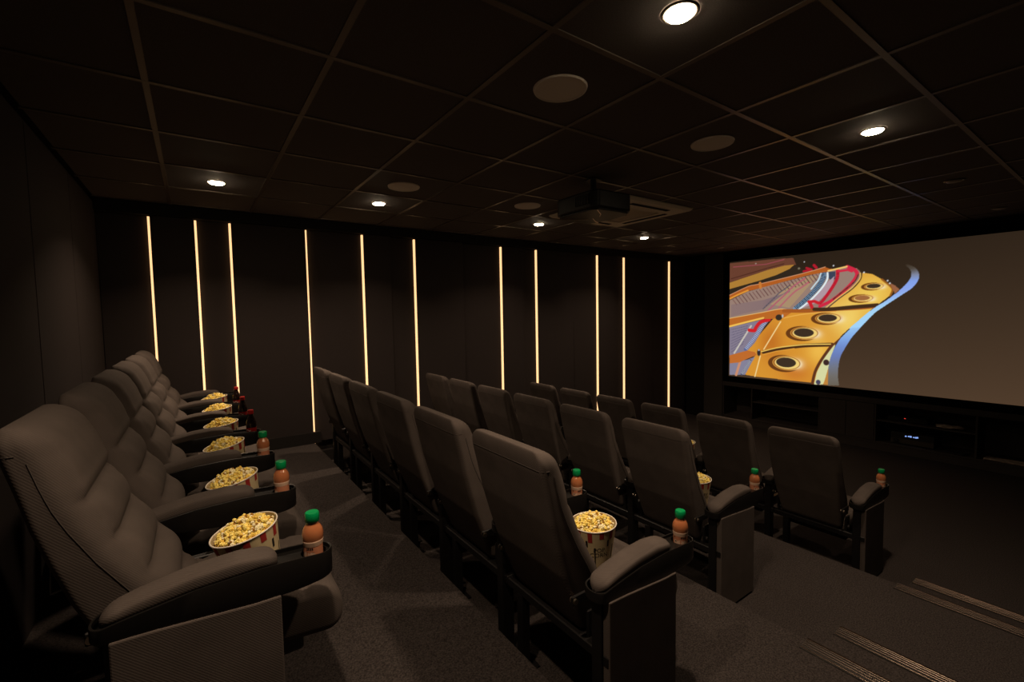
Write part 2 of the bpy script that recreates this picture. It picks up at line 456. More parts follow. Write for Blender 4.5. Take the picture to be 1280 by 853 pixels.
# picture drawn as flat areas, lines, discs and ribbons in screen coordinates (u to the right, v down, 0..1)
PIC = [
('p',(104,62,46),[(-.0019,.0092),(.1217,.0122),(.2345,.0149),(.2893,.0205),(.3013,.0751),(.1821,.0959),(-.0009,.1768)]),
('l',(150,70,80),.004,[(.0174,.0451),(.1733,.0486),(.2505,.0254)],0,None),
('l',(75,40,30),.004,[(.0076,.1452),(.182,.0806),(.2508,.0588)],0,None),
('p',(172,124,52),[(-.0009,.1784),(.1821,.0959),(.2549,.0728),(.2937,.0738),(.2747,.1034),(.2196,.1432),(.1446,.1788),(-.0005,.2342)]),
('p',(48,38,28),[(-.0005,.2342),(.1446,.1788),(.2196,.1432),(.2748,.1056),(.2975,.0781),(.3355,.1241),(.3503,.1407),(.1448,.2021),(-.0002,.2834)]),
('p',(150,124,112),[(.0001,.3327),(.0881,.2652),(.1622,.235),(.3506,.1657),(.4143,.147),(.4292,.1459),(.4887,.1217),(.5272,.1414),(.54,.1763),(.5375,.2154),(.5131,.2788),(.4653,.3488),(.4255,.4156),(.3977,.4215),(.2462,.4197),(.1554,.4475),(.0011,.4975)]),
('p',(168,140,108),[(.2777,.4097),(.3866,.1743),(.3506,.1692),(.2526,.2445),(.1886,.3754)]),
('l',(120,84,80),.0035,[(.012,.3155),(.0374,.3741)],0,None),
('l',(92,60,58),.0035,[(.0294,.3076),(.0545,.3659)],0,None),
('l',(120,84,80),.0035,[(.0467,.2999),(.0715,.3578)],0,None),
('l',(92,60,58),.0035,[(.0637,.2922),(.0882,.3498)],0,None),
('l',(120,84,80),.0035,[(.0805,.2846),(.1047,.342)],0,None),
('l',(92,60,58),.0035,[(.0971,.2771),(.121,.3342)],0,None),
('l',(120,84,80),.0035,[(.1135,.2698),(.1372,.3265)],0,None),
('l',(92,60,58),.0035,[(.1297,.2625),(.1531,.3189)],0,None),
('l',(120,84,80),.0035,[(.1457,.2553),(.1688,.3114)],0,None),
('l',(92,60,58),.0035,[(.1615,.2482),(.1843,.304)],0,None),
('l',(120,84,80),.0035,[(.177,.2412),(.1996,.2967)],0,None),
('l',(92,60,58),.0035,[(.1924,.2342),(.2148,.2895)],0,None),
('l',(120,84,80),.0035,[(.2077,.2274),(.2297,.2824)],0,None),
('l',(92,60,58),.0035,[(.2227,.2206),(.2445,.2754)],0,None),
('l',(120,84,80),.0035,[(.2375,.2139),(.2591,.2684)],0,None),
('l',(92,60,58),.0035,[(.2522,.2073),(.2735,.2615)],0,None),
('l',(120,84,80),.0035,[(.2667,.2008),(.2878,.2547)],0,None),
('l',(92,60,58),.0035,[(.281,.1943),(.3019,.248)],0,None),
('l',(120,84,80),.0035,[(.2952,.188),(.3158,.2414)],0,None),
('l',(92,60,58),.0035,[(.3092,.1817),(.3296,.2348)],0,None),
('l',(120,84,80),.0035,[(.323,.1754),(.3432,.2283)],0,None),
('l',(92,60,58),.0035,[(.3367,.1693),(.3566,.2219)],0,None),
('l',(120,84,80),.0035,[(.3502,.1632),(.3699,.2156)],0,None),
('l',(92,60,58),.0035,[(.3636,.1572),(.3831,.2093)],0,None),
('l',(120,84,80),.0035,[(.3768,.1512),(.3961,.2031)],0,None),
('l',(92,60,58),.0035,[(.3898,.1453),(.409,.197)],0,None),
('l',(126,104,110),.002,[(.009,.3743),(.1631,.3432),(.2765,.2839)],0,None),
('l',(126,104,110),.002,[(.009,.3817),(.1631,.3486),(.2764,.2825)],0,None),
('l',(126,104,110),.002,[(.0091,.3891),(.1632,.354),(.2764,.281)],0,None),
('l',(126,104,110),.002,[(.0091,.3964),(.1632,.3594),(.2764,.2795)],0,None),
('l',(126,104,110),.002,[(.0092,.4038),(.1633,.3648),(.2764,.278)],0,None),
('l',(126,104,110),.002,[(.0092,.4112),(.1633,.3702),(.2764,.2766)],0,None),
('l',(126,104,110),.002,[(.0093,.4186),(.1633,.3757),(.2764,.2751)],0,None),
('l',(126,104,110),.002,[(.0093,.426),(.1634,.3811),(.2764,.2736)],0,None),
('l',(126,104,110),.002,[(.0094,.4334),(.1634,.3865),(.2763,.2721)],0,None),
('l',(126,104,110),.002,[(.0094,.4408),(.1635,.3919),(.2763,.2706)],0,None),
('l',(126,104,110),.002,[(.0094,.4482),(.1635,.3974),(.2763,.2692)],0,None),
('l',(126,104,110),.002,[(.0095,.4556),(.1636,.4028),(.2763,.2677)],0,None),
('l',(126,104,110),.002,[(.0095,.463),(.1636,.4082),(.2763,.2662)],0,None),
('l',(126,104,110),.002,[(.0096,.4704),(.1637,.4136),(.2763,.2647)],0,None),
('l',(190,70,100),.006,[(.1849,.4275),(.2571,.3045),(.2915,.2413),(.3361,.1887)],26,(150,120,120)),
('l',(196,80,100),.006,[(.232,.4078),(.292,.2927),(.3257,.2523),(.3512,.2192)],22,(150,120,120)),
('l',(60,56,70),.005,[(.1636,.4129),(.233,.2875),(.276,.2323)],30,(140,125,125)),
('p',(60,66,86),[(.4259,.1509),(.4512,.1493),(.4519,.204),(.4369,.2227),(.4228,.1794)]),
('p',(176,150,160),[(.3236,.4188),(.3915,.3014),(.4255,.2213),(.4488,.1831),(.4397,.2712),(.3888,.3717)]),
('l',(120,150,178),.019,[(.4081,.153),(.4079,.1913),(.3875,.2588),(.3451,.344),(.3009,.4179)],30,(26,34,50)),
('l',(222,236,240),.007,[(.423,.1574),(.4219,.207),(.4001,.2741),(.3599,.3558),(.3161,.4222)],0,None),
('l',(190,214,225),.006,[(.3987,.1551),(.3905,.2029),(.3626,.2704)],0,None),
('l',(214,34,54),.012,[(.4588,.1437),(.4576,.2048),(.4343,.2879),(.4041,.3691),(.3901,.3774)],34,(150,24,40)),
('l',(206,40,66),.013,[(.492,.1222),(.5195,.1534),(.5253,.1939),(.497,.2704),(.4419,.361),(.3975,.4018)],0,None),
('l',(206,40,66),.009,[(.4629,.1512),(.4955,.1462),(.5084,.1583)],0,None),
('l',(200,34,44),.012,[(.3545,.3662),(.3762,.3639),(.3924,.379)],0,None),
('l',(200,34,44),.013,[(.3582,.37),(.3696,.4205)],0,None),
('l',(176,26,44),.011,[(.3715,.091),(.3806,.1116)],0,None),
('l',(176,26,44),.009,[(.3427,.1074),(.3628,.1228),(.3319,.1307)],0,None),
('g',(214,146,48),[(.4255,.4191),(.4653,.3523),(.5132,.2821),(.5406,.2191),(.5446,.1737),(.5767,.1883),(.6068,.2277),(.6304,.2719),(.6421,.2983),(.637,.3356),(.5945,.403),(.5622,.4604),(.5071,.5624),(.4774,.6211),(.4548,.6915),(.4423,.7834),(.4333,.8971),(.4309,.9895),(.1291,.9837),(.0818,.976),(.119,.8255),(.1321,.8001),(.0917,.7684),(.1567,.6093),(.2063,.5002),(.2545,.4554),(.2462,.4197),(.3533,.4235),(.4548,.4168)]),
('s',(240,206,92),(.5786,.3308),.085,.16),
('s',(244,214,110),(.4998,.4996),.06,.17),
('s',(240,190,80),(.3965,.7389),.05,.12),
('s',(236,196,100),(.443,.4578),.05,.1),
('s',(190,108,34),(.1997,.6923),.05,.14),
('s',(200,116,40),(.3058,.9145),.06,.08),
('l',(70,46,30),.003,[(.4255,.4191),(.4653,.3523),(.5132,.2821),(.539,.2189),(.54,.1711),(.5272,.1427)],0,None),
('l',(235,190,90),.004,[(.4186,.4153),(.4619,.3452),(.5099,.2751),(.5359,.2152),(.5369,.1759)],0,None),
('l',(150,60,50),.005,[(.4452,.3543),(.4811,.2958),(.5189,.2328),(.5308,.1815)],40,(50,36,34)),
('l',(150,90,30),.006,[(.6068,.2277),(.6304,.2719),(.6408,.3013),(.6342,.3417)],0,None),
('p',(150,96,66),[(.6316,.2562),(.6474,.2737),(.6618,.3034),(.6482,.3302),(.6407,.2981)]),
('p',(132,122,140),[(.0015,.5697),(.1644,.5001),(.198,.4963),(.1691,.5622),(.1269,.6975),(.0917,.7684),(.0031,.8186)]),
('l',(70,66,96),.003,[(.0103,.5902),(.0902,.5558)],14,(150,140,150)),
('l',(70,66,96),.003,[(.0105,.6149),(.0876,.5751)],14,(150,140,150)),
('l',(70,66,96),.003,[(.0106,.6397),(.085,.5944)],14,(150,140,150)),
('l',(70,66,96),.003,[(.0108,.6645),(.0824,.6137)],14,(150,140,150)),
('l',(70,66,96),.003,[(.0109,.6893),(.0798,.6332)],14,(150,140,150)),
('l',(70,66,96),.003,[(.0111,.7141),(.0772,.6526)],14,(150,140,150)),
('l',(70,66,96),.003,[(.0113,.7389),(.0746,.6722)],14,(150,140,150)),
('l',(70,66,96),.003,[(.0114,.7638),(.072,.6917)],14,(150,140,150)),
('l',(70,66,96),.003,[(.0116,.7886),(.0694,.7113)],14,(150,140,150)),
('l',(196,190,180),.008,[(.1081,.5555),(.0269,.7953)],0,None),
('l',(90,104,150),.016,[(.1731,.5233),(.1265,.65),(.0825,.7572)],20,(190,190,205)),
('l',(206,34,40),.016,[(.1897,.504),(.1517,.5234),(.1303,.5708),(.1239,.5947),(.0994,.5915)],0,None),
('p',(132,128,150),[(.0035,.8852),(.0922,.8449),(.1278,.8165),(.0818,.9776),(.0041,.9912)]),
('l',(200,140,110),.012,[(.0557,.874),(.0376,.9854)],0,None),
('l',(80,84,110),.012,[(.1058,.8512),(.0657,.9747)],16,(200,200,205)),
('p',(186,104,38),[(.0011,.4893),(.1554,.4452),(.222,.4188),(.2462,.4159),(.2858,.4469),(.2548,.4873),(.198,.4983),(.1558,.4943),(.0015,.5553)]),
('l',(240,190,84),.009,[(.0015,.562),(.0899,.5219),(.1643,.4889)],0,None),
('l',(238,196,120),.003,[(.0011,.4909),(.1553,.4437),(.2382,.4171),(.2778,.426)],0,None),
('l',(164,88,34),.016,[(.2543,.4327),(.3534,.4357),(.455,.4271),(.4325,.4263),(.5307,.4198),(.5916,.4093)],0,None),
('l',(66,44,26),.015,[(.3764,.4243),(.4325,.4263),(.5148,.4138),(.5945,.4043)],0,None),
('l',(236,176,80),.004,[(.2548,.4896),(.3166,.4659),(.3896,.4495),(.4552,.4443)],0,None),
('p',(176,92,34),[(-.0002,.2834),(.0922,.2197),(.1449,.206),(.332,.1451),(.4139,.1123),(.4295,.1267),(.4515,.1323),(.4212,.1481),(.3506,.1635),(.1622,.235),(.088,.2629),(.0001,.327)]),
('l',(214,156,120),.003,[(-.0002,.2875),(.0922,.2197),(.1449,.206),(.332,.1451),(.4139,.1109)],0,None),
('l',(226,150,54),.008,[(.0,.3204),(.0424,.2869),(.0902,.2551)],0,None),
('l',(240,196,110),.007,[(.4258,.1419),(.4627,.1308),(.4904,.1219)],0,None),
('l',(200,120,50),.012,[(.1469,.1985),(.1494,.2375)],0,None),
('p',(190,106,44),[(.0031,.8186),(.0917,.766),(.1275,.7768),(.1365,.7996),(.1145,.8181),(.051,.8746),(.0035,.8894)]),
('l',(70,42,22),.016,[(.1666,.7728),(.2249,.7439),(.3,.7162),(.3562,.7013),(.4445,.6886)],0,None),
('l',(240,200,96),.005,[(.158,.7698),(.2248,.7325),(.2999,.7073),(.3561,.6941),(.441,.6854)],0,None),
('l',(226,160,60),.004,[(.1667,.7924),(.225,.7592),(.3001,.731)],0,None),
('l',(240,212,150),.005,[(.2411,.5192),(.2034,.6382),(.1685,.7492)],0,None),
('l',(240,212,150),.005,[(.1531,.8057),(.1291,.9837)],0,None),
('e',(104,58,22),(.5765,.2738),.035963999999999996,.027125000000000024),
('e',(224,160,66),(.5841,.2731),.033299999999999996,.02325000000000002),
('s',(250,246,230),(.607,.2791),.013319999999999999,.015500000000000014),
('e',(150,92,36),(.5828,.2726),.030192,.02108000000000002),
('e',(240,206,120),(.5837,.273),.027527999999999997,.01922000000000002),
('e',(60,46,34),(.5814,.2709),.022199999999999998,.015500000000000014),
('e',(104,58,22),(.5398,.3545),.04066200000000002,.030099999999999988),
('e',(224,160,66),(.5485,.3534),.03765000000000002,.02579999999999999),
('s',(250,246,230),(.5743,.3591),.015060000000000006,.017199999999999993),
('e',(150,92,36),(.5469,.353),.03413600000000002,.023391999999999993),
('e',(240,206,120),(.5479,.3534),.031124000000000013,.021327999999999993),
('e',(160,104,60),(.5454,.3511),.02510000000000001,.017199999999999993),
('e',(104,58,22),(.4193,.4967),.05491799999999998,.046374999999999944),
('e',(224,160,66),(.431,.4941),.05084999999999998,.03974999999999995),
('s',(250,246,230),(.4659,.5003),.02033999999999999,.026499999999999968),
('e',(150,92,36),(.4289,.4936),.046103999999999985,.03603999999999996),
('e',(240,206,120),(.4303,.4941),.04203599999999998,.03285999999999996),
('e',(60,46,34),(.4268,.4909),.033899999999999986,.026499999999999968),
('e',(104,58,22),(.3279,.6115),.06415200000000004,.058449999999999974),
('e',(224,160,66),(.3416,.6076),.059400000000000036,.05009999999999998),
('s',(250,246,230),(.3822,.6135),.023760000000000014,.033399999999999985),
('e',(150,92,36),(.3391,.607),.053856000000000036,.045423999999999985),
('e',(240,206,120),(.3408,.6076),.04910400000000003,.04141599999999998),
('e',(60,46,34),(.3367,.6038),.039600000000000024,.033399999999999985),
('e',(104,58,22),(.2567,.8555),.06803999999999998,.06860000000000002),
('e',(224,160,66),(.2712,.8495),.06299999999999997,.05880000000000002),
('s',(250,246,230),(.3144,.8525),.02519999999999999,.03920000000000001),
('e',(150,92,36),(.2687,.8491),.057119999999999976,.05331200000000002),
('e',(240,206,120),(.2704,.8497),.05207999999999998,.04860800000000001),
('e',(60,46,34),(.2661,.8455),.04199999999999998,.03920000000000001),
('e',(56,44,34),(.2327,.4852),.014,.024),
('e',(190,190,190),(.2487,.4741),.004,.014),
('e',(48,40,40),(.1459,.7789),.008,.028),
('e',(180,180,190),(.1458,.7576),.004,.008),
('p',(214,214,160),[(.4581,.6878),(.4414,.7065),(.4115,.8154),(.3911,.9042),(.3814,.9997),(.4152,.9927),(.4333,.8971),(.439,.7978)]),
('p',(190,130,60),[(.433,.869),(.4169,.9924),(.4344,.9923)]),
('l',(94,52,30),.011,[(.448,.6865),(.4281,.7428),(.4027,.8237),(.384,.9054),(.3741,1.0012)],0,None),
('l',(94,52,30),.006,[(.4775,.6348),(.4481,.6921)],0,None),
('e',(60,40,38),(.4255,.8242),.011,.022),
('e',(70,66,90),(.3973,.9785),.009,.018),
('r',[(56,44,32),(80,72,64),(126,134,160),(130,160,232),(140,166,236),(150,186,240),(160,205,244),(165,212,246),(160,210,250),(150,196,240),(130,170,230),(112,140,205),(106,124,180),(112,118,136),(112,108,104),(104,96,84)],[(.6746,.1411),(.6899,.1744),(.6945,.2117),(.6857,.2534),(.6591,.3125),(.6204,.3756),(.5945,.4095),(.5622,.4604),(.5071,.5624),(.5093,.5655),(.4775,.6348),(.4583,.6982),(.4422,.7764),(.4345,.8546),(.4336,.9253),(.4344,.9958)],[(.684,.1397),(.7058,.1679),(.7164,.2089),(.7136,.2508),(.6971,.2976),(.6651,.3441),(.6208,.4075),(.5863,.461),(.5419,.5615),(.5433,.5593),(.5139,.6328),(.4941,.702),(.4772,.7723),(.4707,.8423),(.4693,.9189),(.4744,.9874)]),
('e',(210,214,224),(.444,.1072),.0028,.006),
('e',(210,214,224),(.5492,.1725),.0028,.006),
('e',(210,214,224),(.6248,.2396),.0028,.006),
('e',(210,214,224),(.6317,.2581),.0028,.006),
('e',(200,204,210),(.3337,.0594),.0025,.005),
('e',(120,112,90),(.3129,.106),.005,.008),
('e',(150,130,120),(.1262,.0348),.004,.006)]

NU, NV = 620, 350
U, V = np.meshgrid(np.linspace(0, 1, NU), np.linspace(0, 1, NV))
ASP = W/H
img = np.zeros((NV, NU, 3)); 
img[:] = np.array([40, 30, 21]) + (np.clip(V*.8+U*.2, 0, 1)**1.1)[..., None]*np.array([38, 29, 22])
def inside(poly):
    c = np.zeros(U.shape, bool); n = len(poly)
    for i in range(n):
        (x1, y1), (x2, y2) = poly[i], poly[(i+1) % n]
        if y1 == y2: continue
        cond = ((y1 > V) != (y2 > V)) & (U < (x2-x1)*(V-y1)/(y2-y1)+x1)
        c ^= cond
    return c
def curve(P, n=5):
    # smooth curve through the points
    if len(P) < 4: return P
    out = []
    for i in range(len(P)-1):
        a, b, c, d = P[max(i-1, 0)], P[i], P[i+1], P[min(i+2, len(P)-1)]
        for k in range(n):
            t = k/n
            out.append(tuple(.5*(2*b[q]+(c[q]-a[q])*t+(2*a[q]-5*b[q]+4*c[q]-d[q])*t*t+(-a[q]+3*b[q]-3*c[q]+d[q])*t**3) for q in (0, 1)))
    return out+[P[-1]]
def put(mask, col):
    k = mask[..., None]; img[:] = img*(1-k)+np.array(col, float)*k
for e in PIC:
    if e[0] == 'p': put(inside(e[2]).astype(float), e[1])
    elif e[0] == 'g': gold_mask = inside(e[2]); put(gold_mask.astype(float), e[1])
    elif e[0] == 's':
        (cu, cv), a, b = e[2], e[3], e[4]
        k = np.exp(-((U-cu)/a)**2-((V-cv)/b)**2)*.85
        if a > .03: k = k*gold_mask
        put(k, e[1])
    elif e[0] == 'e':
        (cu, cv), a, b = e[2], e[3], e[4]
        d = np.sqrt(((U-cu)/a)**2+((V-cv)/b)**2)
        put(np.clip((1-d)*max(a, .003)*NU*.7+.5, 0, 1), e[1])
    elif e[0] == 'l':
        _, col, w, pts, dash, dc = e
        pts = curve(pts, 3)
        best = np.full(U.shape, 9.); arc = np.zeros(U.shape); acc = 0.
        for (x1, y1), (x2, y2) in zip(pts, pts[1:]):
            dx, dy = (x2-x1), (y2-y1)/ASP; L2 = dx*dx+dy*dy+1e-12
            px, py = U-x1, (V-y1)/ASP
            tt = np.clip((px*dx+py*dy)/L2, 0, 1)
            d = np.hypot(px-tt*dx, py-tt*dy); m_ = d < best
            best[m_] = d[m_]; arc[m_] = (acc+tt*math.sqrt(L2))[m_]; acc += math.sqrt(L2)
        k = np.clip((w/2-best)*NU+.5, 0, 1)
        put(k, col)
        if dash: put(k*((np.sin(arc/acc*dash*2*PI) > .2)), dc)
    elif e[0] == 'r':
        _, cols, L, R = e
        n = len(L); L = curve(L, 4); R = curve(R, 4)
        cols = [[float(np.interp(i/4, range(n), [c[k] for c in cols])) for k in range(3)] for i in range(len(L))]
        for i in range(len(L)-1):
            for s in range(2):
                f0, f1 = s/2, (s+1.08)/2
                q = lambda P_, f: (P_[i][0]+(P_[i+1][0]-P_[i][0])*f, P_[i][1]+(P_[i+1][1]-P_[i][1])*f)
                c = [cols[i][k]+(cols[i+1][k]-cols[i][k])*(f0+f1)/2 for k in range(3)]
                put(inside([q(L, f0), q(L, f1), q(R, f1), q(R, f0)]).astype(float), c)
# soften by one texel like the projector does
pad = np.pad(img, ((1, 1), (1, 1), (0, 0)), 'edge')
img = (pad[1:-1, 1:-1]*4+pad[:-2, 1:-1]+pad[2:, 1:-1]+pad[1:-1, :-2]+pad[1:-1, 2:])/8
lin = np.where(img/255 <= .04045, img/255/12.92, ((img/255+.055)/1.055)**2.4)
vy = (W/2-U*W); vz = (H/2-V*H)
co = np.stack([np.full(U.shape, -.012), vy, vz], -1).reshape(-1, 3)
idx = np.arange(NU*NV).reshape(NV, NU)
quads = np.stack([idx[:-1, :-1], idx[:-1, 1:], idx[1:, 1:], idx[1:, :-1]], -1).reshape(-1, 4)
me = bpy.data.meshes.new('picture')
me.vertices.add(len(co)); me.vertices.foreach_set('co', co.ravel())
me.loops.add(quads.size); me.loops.foreach_set('vertex_index', quads[:, ::-1].ravel())
me.polygons.add(len(quads)); me.polygons.foreach_set('loop_start', np.arange(0, quads.size, 4)); me.polygons.foreach_set('loop_total', np.full(len(quads), 4))
me.update(calc_edges=True)
ca = me.color_attributes.new('Col', 'FLOAT_COLOR', 'POINT')
ca.data.foreach_set('color', np.concatenate([lin.reshape(-1, 3), np.ones((NU*NV, 1))], 1).ravel())
link('picture', me, M['screen'], t)
box('backing', -.010, .018, -W/2, W/2, -H/2, H/2, M['frame'], t)

# ------------------------------------------------------------------ media cabinet under the screen
t = thing('media_cabinet', 'long low black open-shelf cabinet built in under the screen', 'cabinet', (XS, 0, 0))
CY0, CY1, D = .2, 4.265, .44
box('top_board', -.012, D, CY0, CY1, .625, .70, M['cab'], t, bevel=.002)
box('plinth', .0, .03, CY0, CY1, .0, .095, M['cab'], t)
box('bottom_board', -.005, D, CY0, CY1, .095, .12, M['cab'], t, bevel=.002)
box('back_panel', D-.02, D, CY0, CY1, .12, .625, M['cab'], t)
divs = [CY0+.01, 1.15, 2.115, 2.785, 3.765, 4.25]
for y in divs: box('divider', -.008, D-.02, y-.01, y+.01, .12, .625, M['cab'], t, bevel=.002)
for a, b in ((2.795, 3.755), (1.16, 2.105)): box('shelf', .0, D-.02, a, b, .395, .413, M['cab'], t, bevel=.002)
for a, b in ((2.127, 2.449), (2.453, 2.773)):
    d = box('door', -.010, .008, a, b, .125, .62, M['cab'], t, bevel=.002)
# devices and papers standing in it
t = thing('receiver', 'grey audio receiver with a small lit blue display on the lower shelf', 'device', (XS+.06, 1.745, .121))
box('case', 0, .3, -.215, .215, .012, .155, M['device'], t, bevel=.004)
box('lower_panel', -.004, .001, -.213, .213, .016, .075, M['trim_metal'], t)
k = obj('knob', lathe_bm([(.026, 0), (.026, .02), (.022, .023)], 24), M['device'], t); k.rotation_euler = (0, -PI/2, 0); k.location = (-.004, .16, .055)
for q, yy in enumerate((.06, .03, .01, -.02, -.04, -.055)):
    box('display_character', -.006, -.001, yy-.008, yy+.008, .108+.003*(q % 2), .122+.004*(q % 3), M['blue_led'], t)
for s in (-1, 1): box('foot', .02, .05, s*.18-.02, s*.18+.02, 0, .012, M['plastic'], t)
t = thing('disc_player', 'flat black disc player with red standby light on the upper shelf', 'device', (XS+.07, 1.80, .414))
box('case', 0, .28, -.2, .2, .006, .066, M['proj'], t, bevel=.003)
box('standby_light', -.003, .001, .015, .03, .068-.02, .073-.02, M['red_led'], t)
box('tray_line', -.002, .001, -.16, -.05, .03, .034, M['device'], t)
for s in (-1, 1): box('foot', .02, .05, s*.15-.02, s*.15+.02, 0, .006, M['plastic'], t)
def sheet_stack(name, label, x, y, z, n, w, d, rz, m, lift=.0):
    t = thing(name, label, 'papers', (x, y, z), rz)
    for i in range(n):
        bm = bmesh.new(); a = random.uniform(-.2, .2); nx = 6
        g = [[bm.verts.new((-d/2+d*i_/nx, -w/2+w*j_/nx, .003*i+.002+lift*(math.sin(i_*.9+i)*math.cos(j_*.8))*.5+abs(lift)*.5)) for j_ in range(nx+1)] for i_ in range(nx+1)]
        for i_ in range(nx):
            for j_ in range(nx): bm.faces.new((g[i_][j_], g[i_+1][j_], g[i_+1][j_+1], g[i_][j_+1]))
        r = bmesh.ops.extrude_face_region(bm, geom=bm.faces[:]); 
        for v in r['geom']:
            if isinstance(v, bmesh.types.BMVert): v.co.z += .002
        bm.transform(Matrix.Rotation(a, 4, 'Z')); obj('sheet', bm, m, t, smooth=True)
sheet_stack('paper_stack', 'crumpled pale papers on the upper cabinet shelf right of the disc player', XS+.10, 1.40, .4135, 3, .24, .16, .3, M['paper'], .03)
sheet_stack('paper_stack', 'few flat dark papers on the lower shelf right of the receiver', XS+.09, 1.34, .1205, 2, .22, .15, -.2, M['device'], .01)
sheet_stack('magazine_stack', 'low stack of magazines at the right end of the cabinet', XS+.10, .88, .1205, 5, .42, .16, .05, M['paper'], .0)

# ------------------------------------------------------------------ cinema seats
# local frame of a seat: x forward, y sideways, z up, origin on the floor under the rear top edge of the backrest
def rrect(a, b, r, na=24, nb=6, nc=4, rf=None):
    """rounded rectangle perimeter, half sizes a (first axis) and b (second axis), starting on the +a side"""
    P = []; f = rf or r
    for i in range(na): P.append((a, -b+f+(2*b-2*f)*i/(na-1)))
    for i in range(1, nc): P.append((a-f+f*math.cos(PI/2*i/nc), b-f+f*math.sin(PI/2*i/nc)))
    for i in range(nb): P.append((a-f-(2*a-r-f)*i/(nb-1), b))
    for i in range(1, nc): P.append((-a+r-r*math.sin(PI/2*i/nc), b-r+r*math.cos(PI/2*i/nc)))
    for i in range(na): P.append((-a, b-r-(2*b-2*r)*i/(na-1)))
    for i in range(1, nc): P.append((-a+r-r*math.cos(PI/2*i/nc), -b+r-r*math.sin(PI/2*i/nc)))
    for i in range(nb): P.append((-a+r+(2*a-r-f)*i/(nb-1), -b))
    for i in range(1, nc): P.append((a-f+f*math.sin(PI/2*i/nc), -b+f-f*math.cos(PI/2*i/nc)))
    return P
def interp(x, xs, ys): return float(np.interp(x, xs, ys))
Zs = [.36, .40, .5, .6, .7, .8, .9, .98, 1.05]
REAR = [.205, .188, .148, .108, .078, .050, .029, .010, .0]
FRONT = [.36, .365, .325, .275, .215, .165, .125, .103, .092]
HALF = [.195, .200, .208, .214, .220, .224, .226, .226, .226]
SEAMS = (.845, .735, .625, .515, .405)
def pad_disp(y, z, hw):
    yn = abs(y)
    edge = max(0., min(1., (hw-yn)/.045))
    if z >= SEAMS[0]:
        tz = (z-SEAMS[0])/(1.04-SEAMS[0]); body = .026*min(1, max(0, tz)*5)**.6
        return body*edge**.5
    for zt, zb in zip(SEAMS, SEAMS[1:]):
        if zb <= z < zt:
            tz = (z-zb)/(zt-zb)
            puff = (math.sin(PI*tz))**.45 * (.7+.5*tz)
            if yn < .172: return .038*puff*(1-(yn/.172)**8*.5)
            return (.010+.012*puff)*edge**.5
    return .01*edge
def backrest_mesh():
    bm = bmesh.new(); rings = []
    zl = [.36, .365, .375]+list(np.arange(.39, 1.0, .0092))
    specs = []
    for z in zl: specs.append((z, 0.))
    for k in range(9): specs.append((1.0+.05*math.sin(PI/2*(k+1)/9), 1-math.cos(PI/2*(k+1)/9)))
    for z, sh in specs:
        xr, xf, hw = interp(z, Zs, REAR), interp(z, Zs, FRONT), interp(z, Zs, HALF)
        tt = max(0., (z-.925)/.125); soft = math.sqrt(max(0., 1-min(1., tt)**2))
        xf -= .058*(1-soft)
        cx, a = (xr+xf)/2, (xf-xr)/2
        a2 = max(.006, a-.012*sh); b2 = hw-.045*sh; r = min(.03, a2*.9)
        if z < .38: a2 -= (.38-z)*.6; b2 -= (.38-z)*.6
        cap_lean = .0
        ring = []
        for (p, q) in rrect(a2, b2, min(r, .02), 24, 6, 6, min(.05, a2*.95)):
            x = cx+p; y = q
            if p > a2-r*.6:
                x += (pad_disp(q, z, b2)*(.15+.85*soft)-.012*soft)*min(1, max(0, (p-(a2-r*.6))/(r*.6)))
            ring.append(bm.verts.new((x, y, z)))
        rings.append(ring)
    n = len(rings[0])
    for A, B in zip(rings, rings[1:]):
        for k in range(n): bm.faces.new((A[k], A[(k+1) % n], B[(k+1) % n], B[k]))
    bm.faces.new(rings[0][::-1]); bm.faces.new(rings[-1])
    return bm
def loft_x(secs, m_top=None, na=14, nb=16):
    """sections (x, z centre, half height, half width, corner radius); disp(x, y) lifts the top"""
    bm = bmesh.new(); rings = []
    for (x, zc, hz, hy, r) in secs:
        ring = []
        for (p, q) in rrect(hz, hy, min(r, hz*.95, hy*.95), na, 3, 5):
            z = zc+p
            if m_top and p > hz*.8: z += m_top(x, q, hy)
            ring.append(bm.verts.new((x, q, z)))
        rings.append(ring)
    n = len(rings[0])
    for A, B in zip(rings, rings[1:]):
        for k in range(n): bm.faces.new((A[k], A[(k+1) % n], B[(k+1) % n], B[k]))
    bm.faces.new(rings[0][::-1]); bm.faces.new(rings[-1])
    return bm
def cushion_mesh():
    secs = []; x0, x1 = .23, .735
    xs = [x0+.0]+[x0+.004, x0+.012, x0+.025]+list(np.arange(x0+.04, x1-.055, .0125))
    for k in range(9): xs.append(x1-.055+.055*math.sin(PI/2*(k+1)/9))
    for x in xs:
        zt = .462-.020*((x-.45)/.25)**2; zb = .315-.02*max(0, (x-.5)/.2)
        if x > x1-.055:
            c = 1-math.sqrt(max(0, 1-((x-(x1-.055))/.055)**2)); zt -= .050*c; zb += .045*c; sh = .018*c
        elif x < x0+.03: c = 1-math.sqrt(max(0, 1-((x0+.03-x)/.03)**2)); zt -= .03*c; zb += .03*c; sh = .012*c
        else: sh = 0
        secs.append((x, (zt+zb)/2, (zt-zb)/2, .228-sh, .03))
    def top(x, q, hy):
        d = 0.
        for sx in (.375, .50, .625): d -= .010*math.exp(-((x-sx)/.010)**2)
        return d
    return loft_x(secs, top, na=14)
def arm_zt(x): return interp(x, [.15, .22, .35, .5, .6, .69], [.585, .598, .616, .622, .618, .612])
def arm_zb(x): return interp(x, [.15, .19, .25, .35, .5, .6, .69], [.553, .549, .548, .540, .528, .530, .542])
